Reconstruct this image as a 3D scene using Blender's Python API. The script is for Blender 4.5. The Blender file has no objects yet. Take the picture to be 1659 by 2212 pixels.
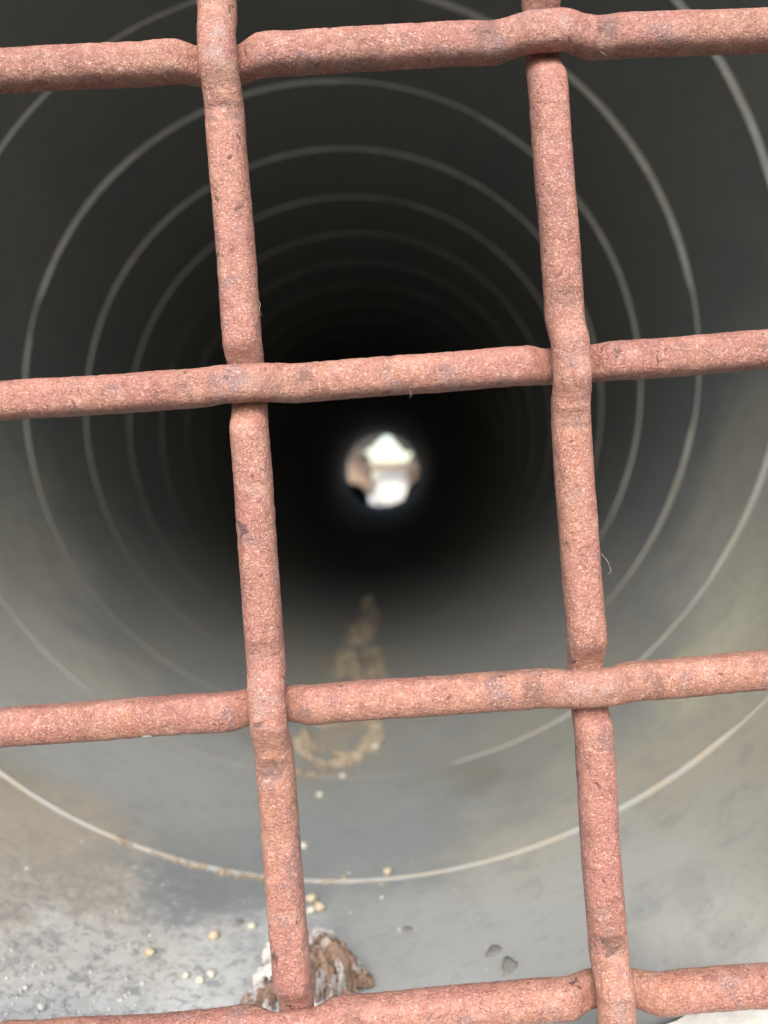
import bpy, bmesh, math, random
import numpy as np
from mathutils import Vector, Matrix, noise as mn

random.seed(7)
rng = np.random.default_rng(7)
S = bpy.context.scene
C = S.collection

# ------------------------------------------------------------------ camera
R = 0.26                       # pipe radius, metres
FPX, PCX, PCY = 1790.0, 829.5, 1106.0          # pin-hole of the photograph at 1659 x 2212
VX, VY = 836.0, 1066.0                          # where the pipe's axis vanishes
CAM = Vector((0.1295 * R, 0.0, -0.3353 * R))    # right of and below the pipe's axis
a_ = np.array([(VX - PCX) / FPX, (VY - PCY) / FPX, 1.0]); a_ /= np.linalg.norm(a_)
r_ = np.array([1.0, 0, 0]) - a_[0] * a_; r_ /= np.linalg.norm(r_)
u_ = np.cross(a_, r_)
CX = Vector((r_[0], a_[0], -u_[0])); CY = Vector((r_[1], a_[1], -u_[1])); CZ = Vector((r_[2], a_[2], -u_[2]))
cd = bpy.data.cameras.new('camera')
cam = bpy.data.objects.new('camera', cd); C.objects.link(cam); S.camera = cam
M = Matrix.Identity(4)
for i in range(3):
    M[i][0] = CX[i]; M[i][1] = -CY[i]; M[i][2] = -CZ[i]; M[i][3] = CAM[i]
cam.matrix_world = M
cd.sensor_fit = 'HORIZONTAL'; cd.sensor_width = 25.96; cd.lens = FPX / 1659.0 * 25.96
cd.clip_start = 0.01; cd.clip_end = 2000
GZ = 0.21                      # distance to the grate
cd.dof.use_dof = True; cd.dof.focus_distance = GZ - 0.003; cd.dof.aperture_fstop = cd.lens / 2.8
cd.dof.aperture_blades = 0

# ------------------------------------------------------------------ light
SUN_EL, SUN_AZ = 38.0, 184.0   # azimuth clockwise from +Y (behind the camera)
w = bpy.data.worlds.new('World'); S.world = w; w.use_nodes = True
nt = w.node_tree
bg = nt.nodes['Background']; sky = nt.nodes.new('ShaderNodeTexSky')
sky.sky_type = 'NISHITA'; sky.sun_disc = False
sky.sun_elevation = math.radians(SUN_EL); sky.sun_rotation = math.radians(SUN_AZ)
sky.air_density = 1.15; sky.dust_density = 1.8; sky.ozone_density = 1.0
nt.links.new(sky.outputs[0], bg.inputs[0]); bg.inputs[1].default_value = 0.085
sd = bpy.data.lights.new('sun', 'SUN'); sd.energy = 1.5; sd.angle = math.radians(40); sd.color = (1, .945, .86)
so = bpy.data.objects.new('sun', sd); C.objects.link(so)
e, az = math.radians(SUN_EL), math.radians(SUN_AZ)
sdir = Vector((math.sin(az) * math.cos(e), math.cos(az) * math.cos(e), math.sin(e)))
so.rotation_euler = sdir.to_track_quat('Z', 'Y').to_euler(); so.location = (0, -3, 4)
S.view_settings.view_transform = 'Standard'; S.view_settings.look = 'None'
S.view_settings.exposure = 1.72; S.view_settings.gamma = 1.0
S.cycles.use_denoising = True; S.cycles.max_bounces = 7; S.cycles.diffuse_bounces = 5; S.cycles.glossy_bounces = 3
S.cycles.sample_clamp_indirect = 8.0

# ------------------------------------------------------------------ helpers
def ray(px, py):
    d = np.array([(px - PCX) / FPX, (py - PCY) / FPX, 1.0])
    return Vector((d @ r_, d @ a_, -(d @ u_)))     # camera depth 1

def at(px, py):
    """point of the pipe wall seen at a pixel, as (angle clockwise, distance along the pipe)"""
    d = ray(px, py)
    A = d.x ** 2 + d.z ** 2; B = CAM.x * d.x + CAM.z * d.z; K = CAM.x ** 2 + CAM.z ** 2 - R * R
    t = (-B + math.sqrt(B * B - A * K)) / A
    p = CAM + d * t
    return math.atan2(-p.z, p.x), p.y

def bend(y):
    return 0.085 * ((max(y, 1.2) - 1.2) / 5.0) ** 2

def cyl(ph, y, h=0.0):
    r = R - h
    return Vector((r * math.cos(ph), y, -r * math.sin(ph) + bend(y)))

def link(name, me, mat, parent=None, smooth=True):
    o = bpy.data.objects.new(name, me); C.objects.link(o)
    if mat: me.materials.append(mat)
    if smooth and len(me.polygons):
        me.polygons.foreach_set('use_smooth', [True] * len(me.polygons))
    if parent: o.parent = parent
    return o

def mesh(name, v, f):
    me = bpy.data.meshes.new(name); me.from_pydata([tuple(p) for p in v], [], f); me.update(); return me

def tag(o, label=None, cat=None, group=None, kind=None):
    if label: o['label'] = label
    if cat: o['category'] = cat
    if group: o['group'] = group
    if kind: o['kind'] = kind
    return o

def empty(name, loc):
    o = bpy.data.objects.new(name, None); C.objects.link(o); o.location = loc; o.empty_display_size = .02; return o

def nse(p, s, off=0.0):
    return mn.noise(Vector((p[0] * s + off, p[1] * s - off * .7, p[2] * s + off * .3)))

class NT:
    def __init__(s, name):
        s.m = bpy.data.materials.new(name); s.m.use_nodes = True
        s.t = s.m.node_tree; s.b = s.t.nodes['Principled BSDF']
    def n(s, kind, **kw):
        x = s.t.nodes.new(kind)
        for k, v in kw.items():
            if k.startswith('i_'): x.inputs[k[2:].replace('_', ' ')].default_value = v
            else: setattr(x, k, v)
        return x
    def l(s, a, b): s.t.links.new(a, b)
    def coord(s):
        return s.n('ShaderNodeTexCoord').outputs['Object']
    def noise(s, co, scale, detail=4, rough=.6, dist=0.0):
        x = s.n('ShaderNodeTexNoise', i_Scale=scale, i_Detail=detail, i_Roughness=rough, i_Distortion=dist)
        s.l(co, x.inputs['Vector']); return x.outputs['Fac']
    def ramp(s, fac, lo, hi, c0=0.0, c1=1.0):
        x = s.n('ShaderNodeMapRange', clamp=True); x.interpolation_type = 'SMOOTHSTEP'
        x.inputs['From Min'].default_value = lo; x.inputs['From Max'].default_value = hi
        x.inputs['To Min'].default_value = c0; x.inputs['To Max'].default_value = c1
        s.l(fac, x.inputs['Value']); return x.outputs['Result']
    def mix(s, fac, a, b, mode='MIX'):
        x = s.n('ShaderNodeMix', data_type='RGBA', blend_type=mode)
        for sock, v in ((x.inputs[0], fac), (x.inputs[6], a), (x.inputs[7], b)):
            if isinstance(v, (int, float)): sock.default_value = v
            elif isinstance(v, tuple): sock.default_value = (*v, 1)
            else: s.l(v, sock)
        return x.outputs[2]
    def math(s, op, a, b):
        x = s.n('ShaderNodeMath', operation=op)
        for i, v in enumerate((a, b)):
            if isinstance(v, (int, float)): x.inputs[i].default_value = v
            else: s.l(v, x.inputs[i])
        return x.outputs[0]
    def attr(s, name):
        return s.n('ShaderNodeAttribute', attribute_name=name).outputs['Fac']
    def bump(s, h, dist, strength=1.0, prev=None):
        x = s.n('ShaderNodeBump', i_Strength=strength, i_Distance=dist)
        s.l(h, x.inputs['Height'])
        if prev is not None: s.l(prev, x.inputs['Normal'])
        return x.outputs['Normal']
    def done(s, col, rough, nrm=None, spec=None):
        for sock, v in (('Base Color', col), ('Roughness', rough), ('Normal', nrm), ('Specular IOR Level', spec)):
            if v is None: continue
            k = s.b.inputs[sock]
            if isinstance(v, tuple): k.default_value = (*v, 1)
            elif isinstance(v, (int, float)): k.default_value = v
            else: s.l(v, k)
        return s.m

# ------------------------------------------------------------------ materials
def rust_mat():
    m = NT('rust'); co = m.coord()
    big = m.noise(co, 28, 4, .6); mid = m.noise(co, 170, 5, .65, .3); spk = m.noise(co, 600, 5, .75)
    fine = m.noise(co, 1650, 3, .8); blot = m.noise(co, 75, 5, .75, .5)
    pat = m.noise(co, 14, 5, .65, .8)
    col = m.mix(m.ramp(big, .40, .60), (0.501, 0.213, 0.167), (0.496, 0.231, 0.159))
    col = m.mix(m.ramp(pat, .50, .62, 0, .60), col, (0.353, 0.138, 0.109))
    col = m.mix(m.ramp(mid, .52, .67, 0, .60), col, (0.292, 0.111, 0.089))
    col = m.mix(m.ramp(mid, .46, .34, 0, .55), col, (0.650, 0.365, 0.278))
    col = m.mix(m.ramp(blot, .55, .64, 0, .70), col, (0.314, 0.184, 0.182))
    col = m.mix(m.ramp(blot, .43, .33, 0, .45), col, (0.529, 0.200, 0.112))
    col = m.mix(m.ramp(spk, .54, .67, 0, .60), col, (0.204, 0.080, 0.064))
    col = m.mix(m.ramp(spk, .44, .35, 0, .52), col, (0.772, 0.473, 0.366))
    col = m.mix(m.ramp(fine, .56, .65, 0, .68), col, (0.900, 0.612, 0.498))
    col = m.mix(m.ramp(fine, .44, .35, 0, .50), col, (0.182, 0.073, 0.059))
    pit = m.noise(co, 240, 2, .5, .8)
    col = m.mix(m.ramp(pit, .68, .73, 0, .8), col, (.11, .052, .048))
    sc = m.math('MULTIPLY', m.attr('scuff'), m.ramp(m.noise(co, 140, 4, .7, .5), .34, .48))
    col = m.mix(m.math('MULTIPLY', sc, m.ramp(spk, .35, .60, .45, 1.0)), col, (.195, .112, .092))
    wn = m.math('MULTIPLY', m.attr('worn'), m.ramp(m.noise(co, 230, 5, .7, .6), .42, .54))
    col = m.mix(m.math('MULTIPLY', wn, .6), col, (.50, .36, .34))
    rg = m.math('ADD', m.ramp(spk, .3, .7, .27, .50), m.math('MULTIPLY', wn, -.16))
    nm = m.bump(mid, .0013, .65); nm = m.bump(spk, .0010, 1.0, nm)
    nm = m.bump(fine, .0005, 1.0, nm)
    return m.done(col, rg, nm, .75)

def pipe_mat(stains_and_light, grain):
    m = NT('pipe_wall'); co = m.coord()
    mp = m.n('ShaderNodeMapping'); mp.inputs['Scale'].default_value = (1, .45, 1); m.l(co, mp.inputs[0])
    st = mp.outputs[0]
    big = m.noise(st, 5.5, 4, .55, .6); tan = m.noise(st, 9, 5, .6, .8); fine = m.noise(co, 150, 5, .75)
    spk = m.noise(co, 380, 4, .75); wet = m.noise(st, 17, 5, .65, .6); mot = m.noise(co, 60, 5, .7, .4)
    col = m.mix(m.ramp(big, .38, .62), (0.231, 0.244, 0.248), (0.258, 0.257, 0.234))
    col = m.mix(m.ramp(tan, .52, .66, 0, .55), col, (0.285, 0.271, 0.222))
    nv = m.n('ShaderNodeTexNoise', i_Scale=22.0, i_Detail=4.0, i_Roughness=.6); m.l(co, nv.inputs['Vector'])
    dv = m.n('ShaderNodeVectorMath', operation='SUBTRACT'); dv.inputs[1].default_value = (.5, .5, .5); m.l(nv.outputs['Color'], dv.inputs[0])
    ds = m.n('ShaderNodeVectorMath', operation='MULTIPLY_ADD'); ds.inputs[1].default_value = (.11, .11, .11)
    m.l(dv.outputs[0], ds.inputs[0]); m.l(co, ds.inputs[2])
    for (c, rad, c3, k) in stains_and_light:
        x = m.n('ShaderNodeVectorMath', operation='DISTANCE'); x.inputs[1].default_value = c; m.l(ds.outputs[0], x.inputs[0])
        col = m.mix(m.ramp(x.outputs['Value'], rad * 1.15, rad * .35, 0, k), col, c3)
    gm = m.n('ShaderNodeVectorMath', operation='DISTANCE'); gm.inputs[1].default_value = grain; m.l(ds.outputs[0], gm.inputs[0])
    gk = m.ramp(gm.outputs['Value'], .115, .03, 0, .75)
    gn_ = m.noise(co, 210, 5, .8, .6)
    col = m.mix(m.math('MULTIPLY', gk, m.ramp(gn_, .50, .60)), col, (.255, .272, .285))
    col = m.mix(m.math('MULTIPLY', gk, m.ramp(gn_, .46, .38)), col, (.60, .61, .60))
    col = m.mix(m.ramp(wet, .54, .70, 0, .22), col, (0.146, 0.163, 0.174))
    col = m.mix(m.ramp(mot, .50, .66, 0, .20), col, (0.165, 0.178, 0.186))
    col = m.mix(m.ramp(fine, .52, .68, 0, .18), col, (0.154, 0.165, 0.174))
    col = m.mix(m.ramp(spk, .58, .70, 0, .45), col, (0.370, 0.383, 0.390))
    rg = m.ramp(big, .3, .7, .70, .85)
    nm = m.bump(tan, .0025, .25); nm = m.bump(fine, .0008, .35, nm)
    return m.done(col, rg, nm, .12)

def seam_mat():
    m = NT('pipe_seam'); co = m.coord()
    a = m.noise(co, 60, 4, .6); b = m.noise(co, 400, 3, .7); sl = m.attr('silt')
    col = m.mix(m.ramp(a, .4, .65), (.82, .82, .80), (.70, .695, .66))
    col = m.mix(m.ramp(b, .58, .7, 0, .6), col, (.34, .33, .30))
    col = m.mix(sl, col, m.mix(m.ramp(a, .42, .6), (.28, .285, .275), (.31, .28, .225)))  # silt dulls the lower seam; the pale upper tone paints caught light
    return m.done(col, m.ramp(a, .3, .7, .38, .55), m.bump(b, .0006, .4), .4)

def simple(name, c0, c1, scale, rough=.8, bump=.001, c2=None, c2s=None, spec=.4):
    m = NT(name); co = m.coord()
    a = m.noise(co, scale, 5, .65, .3); b = m.noise(co, scale * 6, 4, .7)
    col = m.mix(m.ramp(a, .35, .65), c0, c1)
    col = m.mix(m.ramp(b, .55, .72, 0, .5), col, tuple(x * .55 for x in c0))
    if c2: col = m.mix(m.ramp(m.noise(co, c2s, 4, .6), .55, .66), col, c2)
    return m.done(col, rough, m.bump(a, bump, .6, m.bump(b, bump * .4, .6)), spec)

RUST = rust_mat(); SEAM = seam_mat()
CONC = simple('concrete', (.60, .595, .57), (.68, .67, .64), 90, .85, .0015, (.50, .49, .46), 25)
SOIL = simple('soil', (.052, .052, .05), (.07, .07, .066), 8, .95, .01)
SAND = simple('sand', (.39, .325, .245), (.27, .22, .165), 45, .9, .001)
GRIT = simple('white_grit', (.60, .60, .57), (.46, .46, .44), 300, .55, .0005)
TANP = simple('tan_stone', (.56, .475, .345), (.48, .395, .28), 350, .7, .0006)
PALEP = simple('pale_stone', (.60, .57, .49), (.52, .49, .41), 350, .65, .0006)
DARKC = simple('dark_flake', (.20, .198, .178), (.23, .225, .20), 300, .7, .0004)
DSOIL = simple('dark_soil', (.07, .058, .045), (.10, .08, .06), 30, .95, .01)
ROCK = simple('tan_rock', (.33, .235, .175), (.27, .19, .14), 12, .9, .01)
GROCK = simple('grey_rock', (.16, .15, .135), (.12, .11, .10), 12, .9, .01)
WHITER = simple('white_rock', (.80, .78, .74), (.72, .70, .66), 8, .85, .005)
PALEG = simple('pale_gravel', (.72, .69, .63), (.64, .61, .55), 4, .9, .01)
LEAFB = simple('brown_leaf', (.27, .180, .130), (.18, .115, .085), 150, .8, .0012, (.42, .36, .31), 90)
LEAFG = simple('grey_leaf', (.48, .45, .44), (.24, .22, .225), 170, .8, .0012, (.26, .16, .11), 80)
LEAFW = simple('white_leaf', (.66, .64, .60), (.46, .43, .42), 120, .7, .001, (.30, .28, .28), 70)
FIB = simple('fibre', (.62, .56, .50), (.5, .45, .4), 300, .6, .0001)

# ------------------------------------------------------------------ pipe
MOUTH, FAR = 0.2245, 6.2
root = empty('spiral_pipe', (0, MOUTH, -R))
STAINS_AND_LIGHT = [(1420, 1800, .13, (.395, .375, .302), .85), (1640, 1250, .09, (.41, .395, .32), .75), (1250, 1500, .08, (.27, .265, .225), .6),  # wall stains, plus pale patches painting daylight on the floor and side walls
          (1010, 1690, .045, (.205, .197, .165), .7), (760, 1790, .08, (.262, .285, .288), .85), (1200, 2080, .11, (.41, .42, .405), .75), (850, 2080, .08, (.38, .395, .39), .7),
          (40, 1400, .13, (.41, .405, .36), .9), (60, 1120, .10, (.40, .392, .345), .85), (1600, 1050, .10, (.40, .39, .335), .8), (775, 1430, .060, (.31, .265, .205), .8), (725, 1590, .032, (.33, .285, .22), .7), (790, 1340, .06, (.27, .235, .185), .6), (300, 1640, .10, (.34, .352, .35), .75), (330, 2020, .075, (.335, .365, .38), .85),
          (70, 2165, .11, (.62, .635, .635), .9), (80, 1880, .080, (.43, .375, .30), .85), (250, 1860, .03, (.40, .365, .31), .7),
          (430, 1905, .032, (.205, .222, .232), .85), (300, 1850, .02, (.215, .23, .238), .7), (560, 1960, .03, (.22, .235, .245), .7),
          (180, 2045, .034, (.60, .59, .55), .85), (1560, 1400, .05, (.44, .425, .32), .8), (1590, 1330, .03, (.46, .45, .36), .6)]
PIPE = pipe_mat([(tuple(cyl(*at(px, py)) - Vector(root.location)), rd, c, k) for px, py, rd, c, k in STAINS_AND_LIGHT], tuple(cyl(*at(190, 2120)) - Vector(root.location)))
tag(root, 'dark grey round culvert pipe with a spiral seam running into the dark', 'pipe')
off = Vector(root.location)
def sheet(ys, n, rad, inward, jitter=0.0):
    v = []; f = []
    for y in ys:
        for k in range(n):
            ph = 2 * math.pi * k / n
            rr = rad
            if jitter:
                q = (math.cos(ph) * 2.2, y * 2.5, math.sin(ph) * 2.2)
                rr += jitter * mn.noise(Vector(q))
            v.append(Vector((rr * math.cos(ph), y, -rr * math.sin(ph) + bend(y))) - off)
    for i in range(len(ys) - 1):
        for k in range(n):
            a, b = i * n + k, i * n + (k + 1) % n
            q = (a, b, b + n, a + n)
            f.append(q if inward else q[::-1])
    return v, f
ys = list(np.concatenate([np.linspace(MOUTH, 1.2, 60), np.linspace(1.24, FAR, 60)]))
NSEG = 192
vi, fi = sheet(ys, NSEG, R, True, .0007)
vo, fo = sheet(ys[::6] + [ys[-1]], NSEG, R + .006, False)
n0 = len(vi); v = vi + vo; f = fi + [tuple(x + n0 for x in q) for q in fo]
for (i0, o0, flip) in ((0, n0, False), (n0 - NSEG, len(v) - NSEG, True)):
    for k in range(NSEG):
        q = (i0 + k, o0 + k, o0 + (k + 1) % NSEG, i0 + (k + 1) % NSEG)
        f.append(q[::-1] if flip else q)
link('wall', mesh('wall', v, f), PIPE, root)

PITCH, Z0 = 0.52199 * R, 0.75138 * R
v = []; f = []
prof = [(-.0015, -.0004), (-.0007, .0003), (-.00035, .0012), (-.0001, .0019), (.0003, .0020), (.0006, .0012), (.0008, -.0006)]; silt = []
st = 144; nturn = int((FAR - Z0) / PITCH)
tot = st * nturn; k0 = int(st * .0)
np_ = len(prof); cnt = 0
for k in range(-st, tot):
    ph = 2 * math.pi * k / st; y = Z0 + PITCH * ph / (2 * math.pi)
    if y < MOUTH + .004 or y > FAR - .01: continue
    g = 1 + .22 * mn.noise(Vector((k * .11, 3.3, 0))) + .12 * mn.noise(Vector((k * .6, 9.3, 0)))
    if mn.noise(Vector((k * .05, 77.7, 0))) > .42: g *= .45
    dg = math.degrees(ph) % 360; g *= (1.7 - 1.0 * max(0, math.sin(ph))) * (1 - .72 * min(1, max(0, (y - .60) / .55)))  # height shrinks with depth, standing in for daylight fading down the pipe
    low = min(1, max(0, (dg - 22) / 22)) * min(1, max(0, (165 - dg) / 20))        # lower half: silted over deeper in
    deep = min(1, max(0, (y / R - 1.93) / .12)); g *= 1 - .88 * low * deep
    if 74 < dg < 126 and 1.75 < y / R < 2.05: g *= .08
    elif 30 < dg < 150 and 1.75 < y / R < 2.05: g *= .65
    dy = .0006 * mn.noise(Vector((k * .13, 0, 5)))
    sl_ = min(1, max(0, .5 + 1.4 * math.sin(ph) + .5 * mn.noise(Vector((k * .08, 1.1, 2.0)))))
    for (u, h) in prof:
        silt.append(sl_); v.append(cyl(ph, y + u * 0.95 + dy, h * g if h > 0 else h) - off)
    if cnt:
        for j in range(np_ - 1):
            a = (cnt - 1) * np_ + j
            f.append((a, a + np_, a + np_ + 1, a + 1))
    cnt += 1
sme = mesh('seam', v, f)
sme.attributes.new('silt', 'FLOAT', 'POINT').data.foreach_set('value', silt)
link('seam', sme, SEAM, root)['label'] = 'pale raised spiral seam on the pipe wall'

# ------------------------------------------------------------------ concrete headwall: visible lip, and an unseen wall added to block sky light
GROUND = -R - .035
hw = bmesh.new()
NH = 180; rings = []
def hring(fn):
    return [hw.verts.new(fn(2 * math.pi * k / NH, k)) for k in range(NH)]
def edge(ph):
    q = Vector((math.cos(ph) * 9, math.sin(ph) * 9, 1.7)); q2 = q * 4.3
    return .0035 * mn.noise(q) + .0016 * mn.noise(q2) + .0008 * mn.noise(q * 13)
def sq(ph, X, ZT, ZB):
    c, s = math.cos(ph), -math.sin(ph)
    t = min(X / abs(c) if abs(c) > 1e-6 else 9, (ZT / s if s > 0 else ZB / s) if abs(s) > 1e-6 else 9)
    return c * t, s * t
FY = MOUTH
rings.append(hring(lambda p, k: ((R + .0065) * math.cos(p), FY + .28, -(R + .0065) * math.sin(p))))
rings.append(hring(lambda p, k: ((R + .0065) * math.cos(p), FY + .010, -(R + .0065) * math.sin(p))))
rings.append(hring(lambda p, k: ((R - .002 + edge(p)) * math.cos(p), FY - .0012, -(R - .002 + edge(p)) * math.sin(p))))
rings.append(hring(lambda p, k: ((R + .0015 + edge(p)) * math.cos(p), FY - .0035, -(R + .0015 + edge(p)) * math.sin(p))))
for rr in (.012, .03, .06, .10):
    rings.append(hring(lambda p, k, rr=rr: ((R + rr) * math.cos(p), FY - .0038 + .0006 * mn.noise(Vector((math.cos(p) * 20, math.sin(p) * 20, rr * 60))), -(R + rr) * math.sin(p)) if True else None))
def outer(p, y):
    x, z = sq(p, .72, .62, GROUND); return (x, y, z)
# bottom of the wall is only a little below the pipe: keep the inner rings above it
for ring in rings[4:]:
    for vv in ring: vv.co.z = max(vv.co.z, GROUND + .004)
rings.append(hring(lambda p, k: outer(p, FY - .0038)))
rings.append(hring(lambda p, k: outer(p, FY + .28)))
for A, B in zip(rings[:-1], rings[1:]):
    for k in range(NH):
        try: hw.faces.new((A[k], B[k], B[(k + 1) % NH], A[(k + 1) % NH]))
        except ValueError: pass
for k in range(NH):
    hw.faces.new((rings[-1][k], rings[0][k], rings[0][(k + 1) % NH], rings[-1][(k + 1) % NH]))
bmesh.ops.recalc_face_normals(hw, faces=hw.faces)
me = bpy.data.meshes.new('headwall'); hw.to_mesh(me); hw.free()
o = link('headwall', me, CONC, None, False)
tag(o, 'pale rough concrete lip round the pipe mouth, showing in the lower right corner', 'concrete wall')

# ------------------------------------------------------------------ ground
gs = 300.0
o = link('ground', mesh('ground', [(-gs, -gs, GROUND), (gs, -gs, GROUND), (gs, gs, GROUND), (-gs, gs, GROUND)], [(0, 1, 2, 3)]), SOIL, None, False)
tag(o, kind='structure')

# ------------------------------------------------------------------ grate of crimped bars
GE = 0.9e-5
def gp(px, py):
    d = ray(px, py)
    return CAM + d * (GZ / (1 - GE * (py - PCY)))
g0 = gp(PCX, PCY); gx = (gp(PCX + 100, PCY) - g0).normalized(); gy = (gp(PCX, PCY - 100) - g0)
gn = gx.cross(gy).normalized()            # towards the camera
if gn.dot(CAM - g0) < 0: gn = -gn
gb = empty('rusty_grate', gp(PCX, 2230)); goff = Vector(gb.location)
tag(gb, 'woven grate of thick salmon-brown rusty crimped bars across the pipe mouth', 'grate')

V1 = [(486, 250), (513.5, 600), (522.5, 715), (541, 950), (550, 1100), (565, 1300), (574, 1420), (591, 1620), (605.5, 1800), (620, 2000), (631, 2110)]
V2 = [(1181, 175), (1190, 300), (1207, 500), (1218, 645), (1239, 1000), (1254, 1200), (1265, 1350), (1283, 1600), (1295, 1800), (1311, 2000)]
H1 = [(0, 154), (250, 142), (370, 136), (600, 119), (800, 105.5), (1000, 93), (1330, 78), (1500, 71.5), (1659, 65.5)]
H2 = [(0, 866), (200, 854), (370, 842), (690, 823), (900, 808), (1080, 794.5), (1345, 779), (1500, 767.5), (1659, 755.5)]
H3 = [(0, 1571), (200, 1557), (400, 1543.5), (480, 1537), (710, 1519), (900, 1505.5), (1100, 1492), (1430, 1467), (1659, 1447)]
H4 = [(120, 2247), (312, 2240), (480, 2226), (760, 2197), (858, 2190), (1029, 2173), (1179, 2158), (1440, 2143.5), (1659, 2129)]
def ext(pts, i, lo, hi):
    """lengthen a centre line beyond the frame; i = coordinate that runs along it"""
    p = sorted(pts, key=lambda q: q[i]); n = len(p)
    def lin(q0, q1, t):
        s = (q1[1 - i] - q0[1 - i]) / (q1[i] - q0[i]); w_ = q0[1 - i] + s * (t - q0[i])
        return (t, w_) if i == 0 else (w_, t)
    s0, s1 = p[0], p[-1]
    return [lin(s0, s1, lo)] + ([(lin(s0, s1, lo * .5 + s0[i] * .5))] if False else []) + p + [lin(s1, s0, hi)]
def shift(pts, dx, dy): return [(x + dx, y + dy) for x, y in pts]
LO, HI = -1750, 2900
vx = {1: V1, 2: V2}; hy = {1: H1, 2: H2, 3: H3, 4: H4}
vx[0] = shift(V1, -697, 8); vx[-1] = shift(V2, -2 * 697 - 3, 12); vx[-2] = shift(V1, -3 * 697, 20)
vx[3] = shift(V1, 2 * 696 + 2, -6); vx[4] = shift(V2, 2 * 696, -8)
hy[0] = shift(H2, -52, -2 * 704); hy[-1] = shift(H1, -100, -2 * 704); hy[5] = shift(H3, 100, 2 * 694)
bars = {}
def plane2(p):
    q = gp(*p) - g0; return np.array([q.dot(gx), q.dot(gxy)])
gxy = gn.cross(gx)
for i, p in vx.items(): bars['V', i] = np.array([plane2(q) for q in ext(p, 1, -1750, 2990)])
for j, p in hy.items(): bars['H', j] = np.array([plane2(q) for q in ext(p, 0, -1650, 2750)])

def smooth_path(P, step):
    d = np.r_[0, np.cumsum(np.linalg.norm(np.diff(P, axis=0), axis=1))]
    s = np.arange(0, d[-1], step)
    Q = np.c_[np.interp(s, d, P[:, 0]), np.interp(s, d, P[:, 1])]
    k = int(.012 / step); ker = np.hanning(2 * k + 1); ker /= ker.sum()
    pad = np.r_[2 * Q[:1] - Q[k:0:-1], Q, 2 * Q[-1:] - Q[-2:-k - 2:-1]]
    return np.c_[np.convolve(pad[:, 0], ker, 'valid'), np.convolve(pad[:, 1], ker, 'valid')], s

STEP = .0006; BR = .00505
paths = {k: smooth_path(P, STEP) for k, P in bars.items()}
def crossing(A, B):
    PA, PB = paths[A][0], paths[B][0]
    a = PA[::12]; b = PB[::12]
    D = ((a[:, None] - b[None]) ** 2).sum(2); ia, ib = np.unravel_index(D.argmin(), D.shape)
    wa = slice(max(0, ia * 12 - 24), ia * 12 + 24); wb = slice(max(0, ib * 12 - 24), ib * 12 + 24)
    D = ((PA[wa][:, None] - PB[wb][None]) ** 2).sum(2); i2, j2 = np.unravel_index(D.argmin(), D.shape)
    return paths[A][1][wa][i2], paths[B][1][wb][j2]
cross = {k: [] for k in bars}
for (ka, i) in [k for k in bars if k[0] == 'V']:
    for (kb, j) in [k for k in bars if k[0] == 'H']:
        sa, sb = crossing((ka, i), (kb, j))
        front_v = (i + j) % 2 == 0           # the upright lies in front where the sum is even
        cross[ka, i].append((sa, 1 if front_v else -1)); cross[kb, j].append((sb, -1 if front_v else 1))

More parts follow.
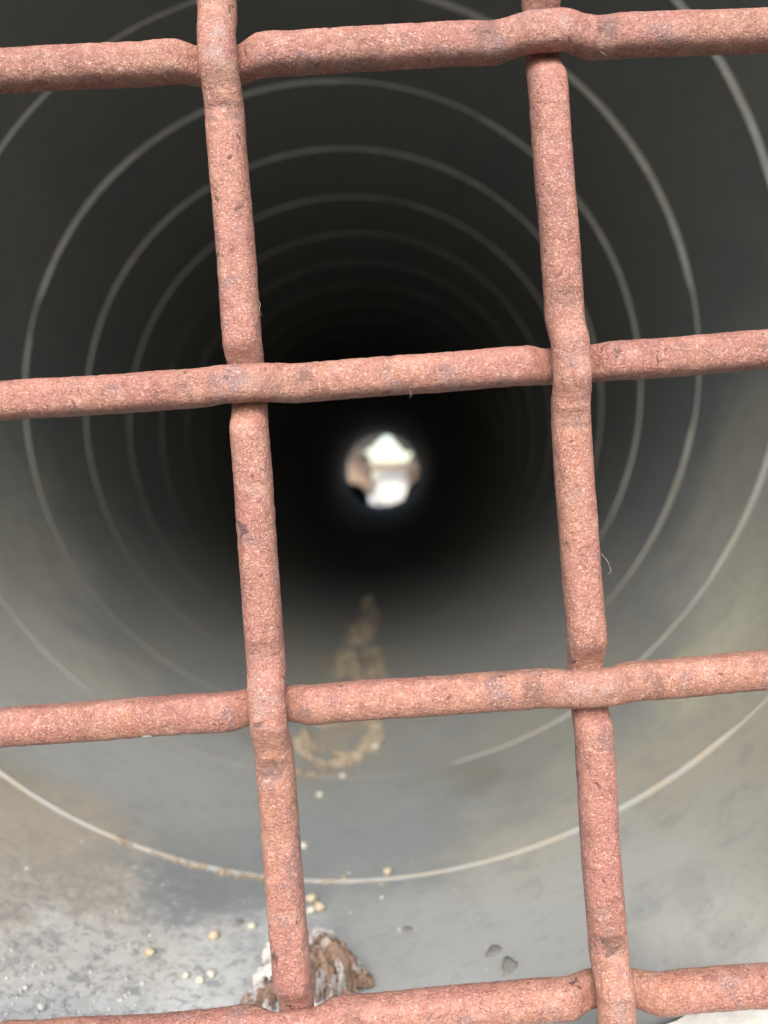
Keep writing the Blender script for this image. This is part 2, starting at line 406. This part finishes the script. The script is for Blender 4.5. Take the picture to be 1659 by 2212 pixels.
AMP = .0038
def sstep(x): x = np.clip(x, 0, 1); return x * x * (3 - 2 * x)
NS = 40
th = np.linspace(0, 2 * math.pi, NS, endpoint=False)
def build_bar(key, seed):
    Q, s = paths[key]; n = len(s)
    T = np.gradient(Q, axis=0); T /= np.linalg.norm(T, axis=1)[:, None]
    Bn = np.c_[-T[:, 1], T[:, 0]]
    dep = np.zeros(n); flat = np.zeros(n); scuff = np.zeros(n); worn = np.zeros(n); wide = np.zeros(n)
    for (sc, sg) in cross[key]:
        x = np.abs(s - sc); jl = 1 + .06 * rng.normal()
        wv = 1 - sstep((x - .0034) / (.0080 * jl))
        sh = np.exp(-((x - .0135) / .0035) ** 2)
        dep += sg * AMP * (wv - .12 * sh)
        flat += wv * .20
        if sg > 0:
            side = np.where(s > sc, rng.uniform(.5, 1.0), rng.uniform(.5, 1.0))
            scuff += side * (1 - sstep((np.abs(x - .0150) - .0012) / .0022))
            worn += np.exp(-(x / .0060) ** 2) * (1.5 if key == ('V', 1) and abs(sc - cross[key][sorted(hy).index(1) if False else list(hy).index(1)][0]) < 1e-9 else rng.uniform(.5, .95))
            wide += -.03 * wv
        else:
            wide += -.075 * wv
    # slow waviness
    wob = np.array([mn.noise(Vector((t * 28, seed * 3.1, 0))) for t in s]) * .00022
    wob2 = np.array([mn.noise(Vector((t * 40, seed * 5.7, 4))) for t in s]) * .0003
    dep = dep + wob
    ph5 = rng.uniform(0, 6); ph4 = rng.uniform(-.2, .2)
    fac = 1 + .032 * np.cos(4 * (th - math.pi / 4) + ph4) + .012 * np.cos(6 * th + ph5)
    ct, si = np.cos(th), np.sin(th)          # ct along the plane's normal, si across the bar
    front = np.clip(ct, 0, 1) ** 2
    rn = BR * (1 - flat)[:, None] * fac[None] * ct[None]
    rb = BR * (1 + wide)[:, None] * fac[None] * si[None] + wob2[:, None]
    rn = rn - .0010 * (scuff[:, None] * front[None])
    gX, gY, gN = np.array(gx), np.array(gxy), np.array(gn)
    cen = np.array(g0)[None] + Q[:, :1] * gX + Q[:, 1:] * gY + dep[:, None] * gN
    bw = Bn[:, :1] * gX + Bn[:, 1:] * gY
    P = cen[:, None] + rn[..., None] * gN + rb[..., None] * bw[:, None]
    # pitted surface
    out = (P - cen[:, None]); out /= np.linalg.norm(out, axis=2)[..., None]
    flatP = P.reshape(-1, 3)
    disp = np.empty(len(flatP))
    o1 = seed * 1.37
    near = True
    for q in range(len(flatP)):
        x, y, z = flatP[q]
        d = .00013 * mn.noise(Vector((x * 330 + o1, y * 330, z * 330)))
        d += .00013 * mn.noise(Vector((x * 900 + o1, y * 900, z * 900)))
        disp[q] = d
    P = P + out * disp.reshape(n, NS)[..., None] - np.array(goff)
    idx = np.arange(n * NS).reshape(n, NS)
    a = idx[:-1]; b = idx[1:]
    F = np.stack([a, np.roll(a, -1, 1), np.roll(b, -1, 1), b], 2).reshape(-1, 4)
    me = bpy.data.meshes.new('bar')
    me.from_pydata(P.reshape(-1, 3).tolist(), [], F.tolist() + [list(idx[0]), list(idx[-1][::-1])])
    at1 = me.attributes.new('scuff', 'FLOAT', 'POINT'); at1.data.foreach_set('value', (scuff[:, None] * front[None]).ravel())
    at2 = me.attributes.new('worn', 'FLOAT', 'POINT'); at2.data.foreach_set('value', (worn[:, None] * front[None] ** 3).ravel())
    me.update(); return me
sd_ = 0
for key in bars:
    sd_ += 1
    seen = key in (('V', 1), ('V', 2), ('H', 1), ('H', 2), ('H', 3), ('H', 4))
    me = build_bar(key, sd_)
    # wind faces outwards
    bm = bmesh.new(); bm.from_mesh(me); bmesh.ops.recalc_face_normals(bm, faces=bm.faces); bm.to_mesh(me); bm.free()
    link('upright_bar' if key[0] == 'V' else 'cross_bar', me, RUST, gb)

# ------------------------------------------------------------------ loose stones on the pipe floor
def stone_mesh(name, r, seed, sub=2, squash=.75):
    bm = bmesh.new(); bmesh.ops.create_icosphere(bm, subdivisions=sub, radius=1)
    for vv in bm.verts:
        p = vv.co.copy()
        k = 1 + .42 * mn.noise(p * 1.2 + Vector((seed * 3.7, 0, 0))) + .10 * mn.noise(p * 2.7 + Vector((0, seed * 1.7, 0)))
        vv.co = Vector((p.x * k * r, p.y * k * r * .9, p.z * k * r * squash))
    me = bpy.data.meshes.new(name); bm.to_mesh(me); bm.free(); return me

def rest(o, ph, y, h):
    o.location = cyl(ph, y, h)
    o.rotation_euler = (0, math.pi / 2 - ph if False else (ph - math.pi / 2), random.uniform(0, 6))

pebbles = [  # px, py, radius mm, material, label
    (322, 2064, 2.6, TANP, 'yellow-tan pebble on the pipe floor at lower left, nearer the bottom bar'),
    (461, 2027, 2.7, TANP, 'yellow-tan pebble on the pipe floor left of the dried leaf clump'),
    (655, 1832, 2.6, PALEP, 'pale pebble half hidden behind the left upright bar above the seam'),
    (838, 1888, 2.5, TANP, 'orange-tan pebble lying on the lowest seam near the middle'),
    (690, 1722, 2.6, PALEP, 'pale round pebble alone on the floor below the sand patch'),
    (740, 1681, 2.4, PALEP, 'small pale pebble just under the sand crescent'),
    (812, 1617, 2.9, PALEP, 'whitish pebble at the right end of the sand crescent'),
    (797, 1297, 6.0, GRIT, 'white stone at the far tip of the sand trail deep in the pipe'),
    (672, 1948, 3.0, TANP, 'peach-coloured crumb in the small pile right of the left upright bar, rear one'),
    (690, 1966, 3.0, TANP, 'peach-coloured crumb in the small pile above the leaf clump, rightmost one'),
    (672, 1972, 2.6, PALEP, 'cream crumb in the small pile above the leaf clump, front one'),
    (543, 2006, 2.2, PALEP, 'cream pebble with a dark speck behind it beside the left upright bar'),
    (400, 2112, 1.9, PALEP, 'cream crumb at lower left between the two yellow pebbles and the bottom bar'),
    (455, 2110, 2.2, PALEP, 'largest cream crumb of the grit cluster above the bottom bar'),
    (430, 2124, 2.2, PALEP, 'cream crumb at the left of the grit cluster above the bottom bar'),
    (88, 2180, 1.7, GRIT, 'white chip near the lower left corner above the bottom bar'),
]
for i, (px, py, r, mt, lb) in enumerate(pebbles):
    ph, y = at(px, py); r *= .00085
    o = link('pebble', stone_mesh('pebble', r, i + 1), mt); rest(o, ph, y, r * .62)
    tag(o, lb, 'pebble', 'pebbles scattered on the pipe floor')

flakes = [
    (1070, 2057, 3.4, .55, 'dark brown oval leaf scrap on the floor, upper one right of centre'),
    (1100, 2094, 4.6, .5, 'larger dark leaf scrap on the floor above the bottom bar'),
    (880, 2011, 2.0, .8, 'small black speck of debris on the floor between the uprights'),
    (982, 2171, 1.7, .6, 'tiny dark scrap on the floor just above the bottom bar'),
    (517, 1996, 1.8, .8, 'dark speck behind a cream pebble beside the left upright bar'),
]
for i, (px, py, r, asp, lb) in enumerate(flakes):
    ph, y = at(px, py); r *= .001; n = 16
    v = [Vector((0, 0, .0005))]; f = []
    for ring, rr in ((0, .55), (1, 1.0)):
        for k in range(n):
            t = 2 * math.pi * k / n
            q = rr * r * (1 + .6 * mn.noise(Vector((math.cos(t) * 1.7, math.sin(t) * 1.4, i * 3.0))))
            v.append(Vector((q * math.cos(t), q * asp * math.sin(t), .0005 if ring == 0 else .0002 + .0002 * random.random())))
    for k in range(n):
        f.append((0, 1 + k, 1 + (k + 1) % n)); f.append((1 + k, 1 + n + k, 1 + n + (k + 1) % n, 1 + (k + 1) % n))
    o = link('leaf_scrap', mesh('leaf_scrap', v, f), DARKC)
    md = o.modifiers.new('thick', 'SOLIDIFY'); md.thickness = .0002; md.offset = 1
    o.location = cyl(ph, y, .0004); o.rotation_euler = (0, ph - math.pi / 2, .5 + i * .9)
    tag(o, lb, 'leaf scrap', 'dark scraps on the pipe floor')

# grains joined into masses nobody could count
def grains(name, spots, mat, label):
    base = stone_mesh('grain_base', 1.0, 5, 1, .8)
    bv = np.array([vv.co[:] for vv in base.vertices]); bf = [tuple(p.vertices) for p in base.polygons]
    V = []; F = []
    for (ph, y, r) in spots:
        c = cyl(ph, y, r * .55); q = rng.normal(size=3); t = rng.uniform(0, 6)
        Mx = np.array(Matrix.Rotation(t, 3, Vector(q)))
        pts = (bv * (r * (1 + .25 * rng.normal(size=3)))) @ Mx.T + np.array(c)
        n = len(V) * len(bv)
        V.append(pts); F += [tuple(x + n for x in p) for p in bf]
    o = link(name, mesh(name, np.concatenate(V).tolist(), F), mat)
    bpy.data.meshes.remove(base)
    tag(o, label, name.replace('_', ' '), kind='stuff'); return o

spots = []
def blob(cx, cy, rx, ry, n, r0, r1):
    for _ in range(n):
        while True:
            u, w_ = rng.uniform(-1, 1, 2)
            if u * u + w_ * w_ < 1: break
        px, py = cx + u * rx, cy + w_ * ry
        if mn.noise(Vector((px * .03, py * .045, 2.2))) < -.12 + .7 * rng.random() - .35: continue
        ph, y = at(px, py); spots.append((ph, y, (rng.uniform(r0, r1) * (1 if rng.random() > .06 else 1.9)) * .001))
# the trail, widening towards the camera, then the crescent
for t in np.linspace(0, 1, 16):
    py = 1300 + t * 160; blob(797 - 28 * t + 8 * math.sin(t * 9), py, 14 + 48 * t, 14, int(45 + 60 * t), .8, 2.2)
blob(760, 1500, 65, 45, 500, .7, 2.0); blob(735, 1562, 65, 16, 170, .7, 1.8)
for t in np.linspace(0, 1, 22):
    an = math.radians(172 - 160 * t); px = 728 + 84 * math.cos(an); py = 1578 + 66 * math.sin(an)
    blob(px, py, 20, 17, 60, .5, 1.8)
blob(808, 1575, 16, 42, 160, .6, 1.7); blob(650, 1600, 18, 28, 120, .6, 1.6)
blob(668, 1668, 42, 14, 60, .5, 1.4); blob(735, 1672, 60, 8, 30, .4, 1.1)
for px in np.linspace(250, 570, 60):
    py = 1814 + (px - 250) * .40 - ((px - 250) / 320) ** 2 * 45 * .95 + 2
    blob(px, py, 6, 4, 3, .4, 1.1)
for px in np.linspace(640, 830, 22): blob(px, 1906, 8, 5, 3, .4, 1.0)
grains('sediment', spots, SAND, 'tan sandy sediment trail along the bottom of the pipe')

spots = []
for _ in range(130):
    px = abs(rng.normal(0, 300)); py = 2215 - abs(rng.normal(0, 95))
    if px > 900: continue
    ph, y = at(px, py); spots.append((ph, y, .00022 + abs(rng.normal(0, .00028))))
for _ in range(45):
    px = rng.uniform(0, 1100); py = rng.uniform(1800, 2212)
    ph, y = at(px, py); spots.append((ph, y, .00025 + abs(rng.normal(0, .0003))))
grains('grit', spots, GRIT, 'fine white grit speckled over the pipe floor near the mouth')

# ------------------------------------------------------------------ dried leaf clump behind the bottom bar
ph, yy = at(655, 2150)
base = cyl(ph, yy, 0)
lc = empty('dried_leaf_clump', base); lc.scale = (.74, .74, .70)
tag(lc, 'clump of curled dried leaves, brown and whitish, on the floor behind the left upright bar', 'dried leaves')
def leaf(pts, width, mat, curl, ribs, twist=0.0, seed=0, jag=.12):
    """curled blade along a centre line of local points; width profile tapers to both ends"""
    P = [Vector(p) for p in pts]; n = 40; m = 19; V = []; F = []
    def cp(t):
        x = t * (len(P) - 1); i = min(int(x), len(P) - 2); u = x - i
        p0 = P[max(i - 1, 0)]; p1 = P[i]; p2 = P[i + 1]; p3 = P[min(i + 2, len(P) - 1)]
        return .5 * ((2 * p1) + (p2 - p0) * u + (2 * p0 - 5 * p1 + 4 * p2 - p3) * u * u + (3 * p1 - p0 - 3 * p2 + p3) * u ** 3)
    for i in range(n + 1):
        t = i / n; c = cp(t); tg = (cp(min(t + .02, 1)) - cp(max(t - .02, 0))).normalized()
        side = tg.cross(Vector((0, 0, 1)));
        side = (side if side.length > .05 else Vector((1, 0, 0))).normalized()
        side = Matrix.Rotation(twist * (t - .3), 3, tg) @ side
        up = side.cross(tg).normalized()
        w_ = width * (math.sin(math.pi * (.10 + .86 * t)) ** .65) * (1 + jag * mn.noise(Vector((t * 7, seed, 0))))
        for j in range(m):
            u = (j / (m - 1) - .5) * 2
            h = -curl * width * u * u + ribs * math.cos(u * 9 + 1.3 * mn.noise(Vector((t * 3, u, seed)))) + .0009 * mn.noise(Vector((t * 5, u * 2, seed + 9)))
            e_ = 1 + .30 * mn.noise(Vector((t * 16, u * 3, seed + 4)))
            crk = .0026 * mn.noise(Vector((t * 9, u * 3.5, seed + 21))) + .0014 * mn.noise(Vector((t * 22, u * 8, seed + 31)))
            V.append(c + side * (u * w_ * e_) + up * (h + crk))
    for i in range(n):
        for j in range(m - 1):
            a = i * m + j; q = (j + .5) / (m - 1) * 2 - 1
            if abs(q) > .45 and mn.noise(Vector((i * .35, q * 4, seed + 70))) > .18: continue
            F.append((a, a + 1, a + m + 1, a + m))
    o = link('leaf', mesh('leaf', V, F), mat, lc)
    md = o.modifiers.new('thick', 'SOLIDIFY'); md.thickness = .00035
    return o
mm = .001
def L(*p): return [(x * mm, y * mm, z * mm) for x, y, z in p]
# x right, y into the pipe, z up; the clump is about 50 mm wide before scaling
leaf(L((-2, 16, 8), (-12, 10, 14), (-21, 2, 10), (-25, -6, 2)), 6.5 * mm, LEAFW, .8, .0004, .9, 1)
leaf(L((0, 20, 10), (-9, 19, 17), (-17, 16, 15), (-20, 12, 8)), 5 * mm, LEAFW, .8, .0003, -.8, 2)
leaf(L((-6, 4, 4), (-14, -1, 8), (-19, -6, 5), (-21, -10, 1)), 7 * mm, LEAFB, .5, .0004, .3, 3)
leaf(L((-18, -2, 8), (-24, -7, 5), (-25, -11, 2), (-23, -15, .6)), 4 * mm, LEAFG, .6, .0006, .6, 4)
leaf(L((3, 22, 15), (11, 15, 20), (19, 7, 15), (25, -1, 6)), 8 * mm, LEAFB, .9, .0009, .5, 5)
leaf(L((2, 14, 17), (9, 6, 16), (12, -1, 9), (12, -6, 2)), 5 * mm, LEAFB, .8, .0008, .2, 6)
leaf(L((19, 6, 7), (24, 3, 10), (29, 1, 9), (33, 0, 5)), 5 * mm, LEAFB, .6, .0003, .9, 9)
leaf(L((15, 0, 5), (20, -4, 5), (25, -5, 3), (28, -3, 1)), 4 * mm, LEAFG, .7, .0008, .8, 10)
leaf(L((-8, -4, 3), (0, -8, 3.5), (9, -10, 2.5), (18, -12, .8)), 5 * mm, LEAFW, .6, .0008, .4, 11)
leaf(L((-2, 22, 12), (3, 24, 18), (9, 22, 20), (14, 17, 18)), 3 * mm, LEAFG, .7, .0004, .6, 12)
rl = random.Random(5)
for k in range(16):                      # shredded ribs hanging from the right-hand leaf, and a few at the left
    x0 = rl.uniform(3, 22) if k < 11 else rl.uniform(-22, -10); y0 = rl.uniform(2, 12) if k < 11 else rl.uniform(-4, 6); z0 = rl.uniform(9, 15) if k < 11 else rl.uniform(5, 9)
    dx = rl.uniform(-2, 5)
    leaf(L((x0, y0, z0), (x0 + dx * .4, y0 - 5, z0 * .85), (x0 + dx * .8, y0 - 9, z0 * .45), (x0 + dx, y0 - 12, .5)),
         rl.uniform(.9, 2.2) * mm, rl.choice([LEAFW, LEAFG, LEAFG, LEAFB]), .9, .0002, rl.uniform(-1.5, 1.5), 20 + k, .5)
leaf(L((-16, 2, .8), (-4, 4, 1.4), (8, 2, 1.4), (20, 2, .8)), 9 * mm, DARKC, .1, .0003, .1, 50)  # dark blade laid underneath to paint the shade in the clump's gaps

# ------------------------------------------------------------------ bits on the bars
def on_bar(px, py, lift):
    return gp(px, py) + gn * lift
o = link('dark_chip', stone_mesh('dark_chip', .0011, 31, 2, .5), DARKC)
o.location = on_bar(325, 1583, .0032); o.scale = (1.3, .6, .6)
tag(o, 'tiny black chip stuck to the lower left cross bar', 'chip')
def fibre(pts, lb):
    P = [on_bar(*q) for q in pts]; Q = []
    for i in range(len(P) - 1):
        for t in np.linspace(0, 1, 6, endpoint=False): Q.append(P[i].lerp(P[i + 1], t))
    Q.append(P[-1])
    for _ in range(3): Q = [Q[0]] + [(Q[i - 1] + Q[i] * 2 + Q[i + 1]) / 4 for i in range(1, len(Q) - 1)] + [Q[-1]]
    v = []; f = []
    for i, q in enumerate(Q):
        t = (Q[min(i + 1, len(Q) - 1)] - Q[max(i - 1, 0)]).normalized(); a = t.cross(gn).normalized(); b = t.cross(a)
        for k in range(5):
            w_ = 2 * math.pi * k / 5; v.append(q - Q[0] + (a * math.cos(w_) + b * math.sin(w_)) * .000035)
        if i:
            for k in range(5): f.append(((i - 1) * 5 + k, (i - 1) * 5 + (k + 1) % 5, i * 5 + (k + 1) % 5, i * 5 + k))
    o = link('fibre', mesh('fibre', v, f), FIB); o.location = Q[0]
    tag(o, lb, 'fibre', 'hair-thin fibres caught on the bars')
fibre([(1296, 1195, .001), (1306, 1210, .003), (1312, 1222, .002), (1314, 1233, .003), (1308, 1238, .002)], 'hair-thin pale fibre curling off the right upright above the lower cross bar')
fibre([(560, 652, .001), (566, 662, .002), (563, 672, .003), (568, 684, .001)], 'hair-thin fibre on the left upright just above the middle cross bar')
fibre([(922, 262 * .5, .002), (930, 128, .003), (1290, 125, .003), (1300, 131, .003)][2:] + [(1306, 128, .002)], 'hair-thin fibre under the top cross bar right of the right upright')
fibre([(884, 846, .003), (888, 858, .003), (884, 861, .002)], 'hair-thin fibre hanging under the middle cross bar')

# ------------------------------------------------------------------ what shows through the far end
def heap(name, px, py, Y, sx, sy, sz, mat, seed, lb, cat, group=None):
    bm = bmesh.new(); bmesh.ops.create_icosphere(bm, subdivisions=4, radius=1)
    for vv in bm.verts:
        p = vv.co.copy(); k = 1 + .25 * mn.noise(p * 1.3 + Vector((seed, 0, 0))) + .08 * mn.noise(p * 4 + Vector((0, seed, 0)))
        vv.co = Vector((p.x * k * sx, p.y * k * sy, p.z * k * sz))
    me = bpy.data.meshes.new(name); bm.to_mesh(me); bm.free()
    o = link(name, me, mat); d = ray(px, py); o.location = CAM + d * ((Y - CAM.y) / d.y)
    tag(o, lb, cat, group); return o
heap('rock', 758, 1022, 7.3, .20, .2, .25, ROCK, 3.1, 'blurred tan rock left of the bright gap at the far end of the pipe', 'rock')
heap('rock', 928, 1012, 7.3, .19, .2, .30, ROCK, 8.4, 'blurred tan rock right of the bright gap at the far end of the pipe', 'rock')
heap('rock', 860, 1009, 7.1, .30, .05, .034, ROCK, 5.2, 'thin tan rock ledge crossing the bright gap at the far end of the pipe', 'rock')
heap('rock', 782, 930, 6.9, .17, .12, .15, GROCK, 2.2, 'blurred grey rock overhanging the bright gap from the upper left at the far end', 'rock')
heap('rock', 890, 934, 6.9, .16, .12, .15, GROCK, 4.9, 'blurred grey rock overhanging the bright gap from the upper right at the far end', 'rock')
heap('boulder', 846, 1056, 7.35, .165, .15, .175, WHITER, 7.7, 'bright white rounded boulder seen through the far end of the pipe', 'boulder')
heap('soil_heap', 742, 1082, 5.95, .185, .25, .15, DSOIL, 1.4, 'dark heap of soil at the far end of the pipe, left of the light', 'soil heap')
heap('soil_heap', 940, 1080, 5.95, .20, .25, .19, DSOIL, 6.7, 'dark heap of soil at the far end of the pipe, right of the light', 'soil heap')
o = link('gravel', mesh('gravel', [(-6, 6.55, GROUND + .004), (6, 6.55, GROUND + .004), (6, 60, GROUND + .004), (-6, 60, GROUND + .004)], [(0, 1, 2, 3)]), PALEG, None, False)
tag(o, 'pale gravel bed beyond the far end of the pipe', kind='structure')
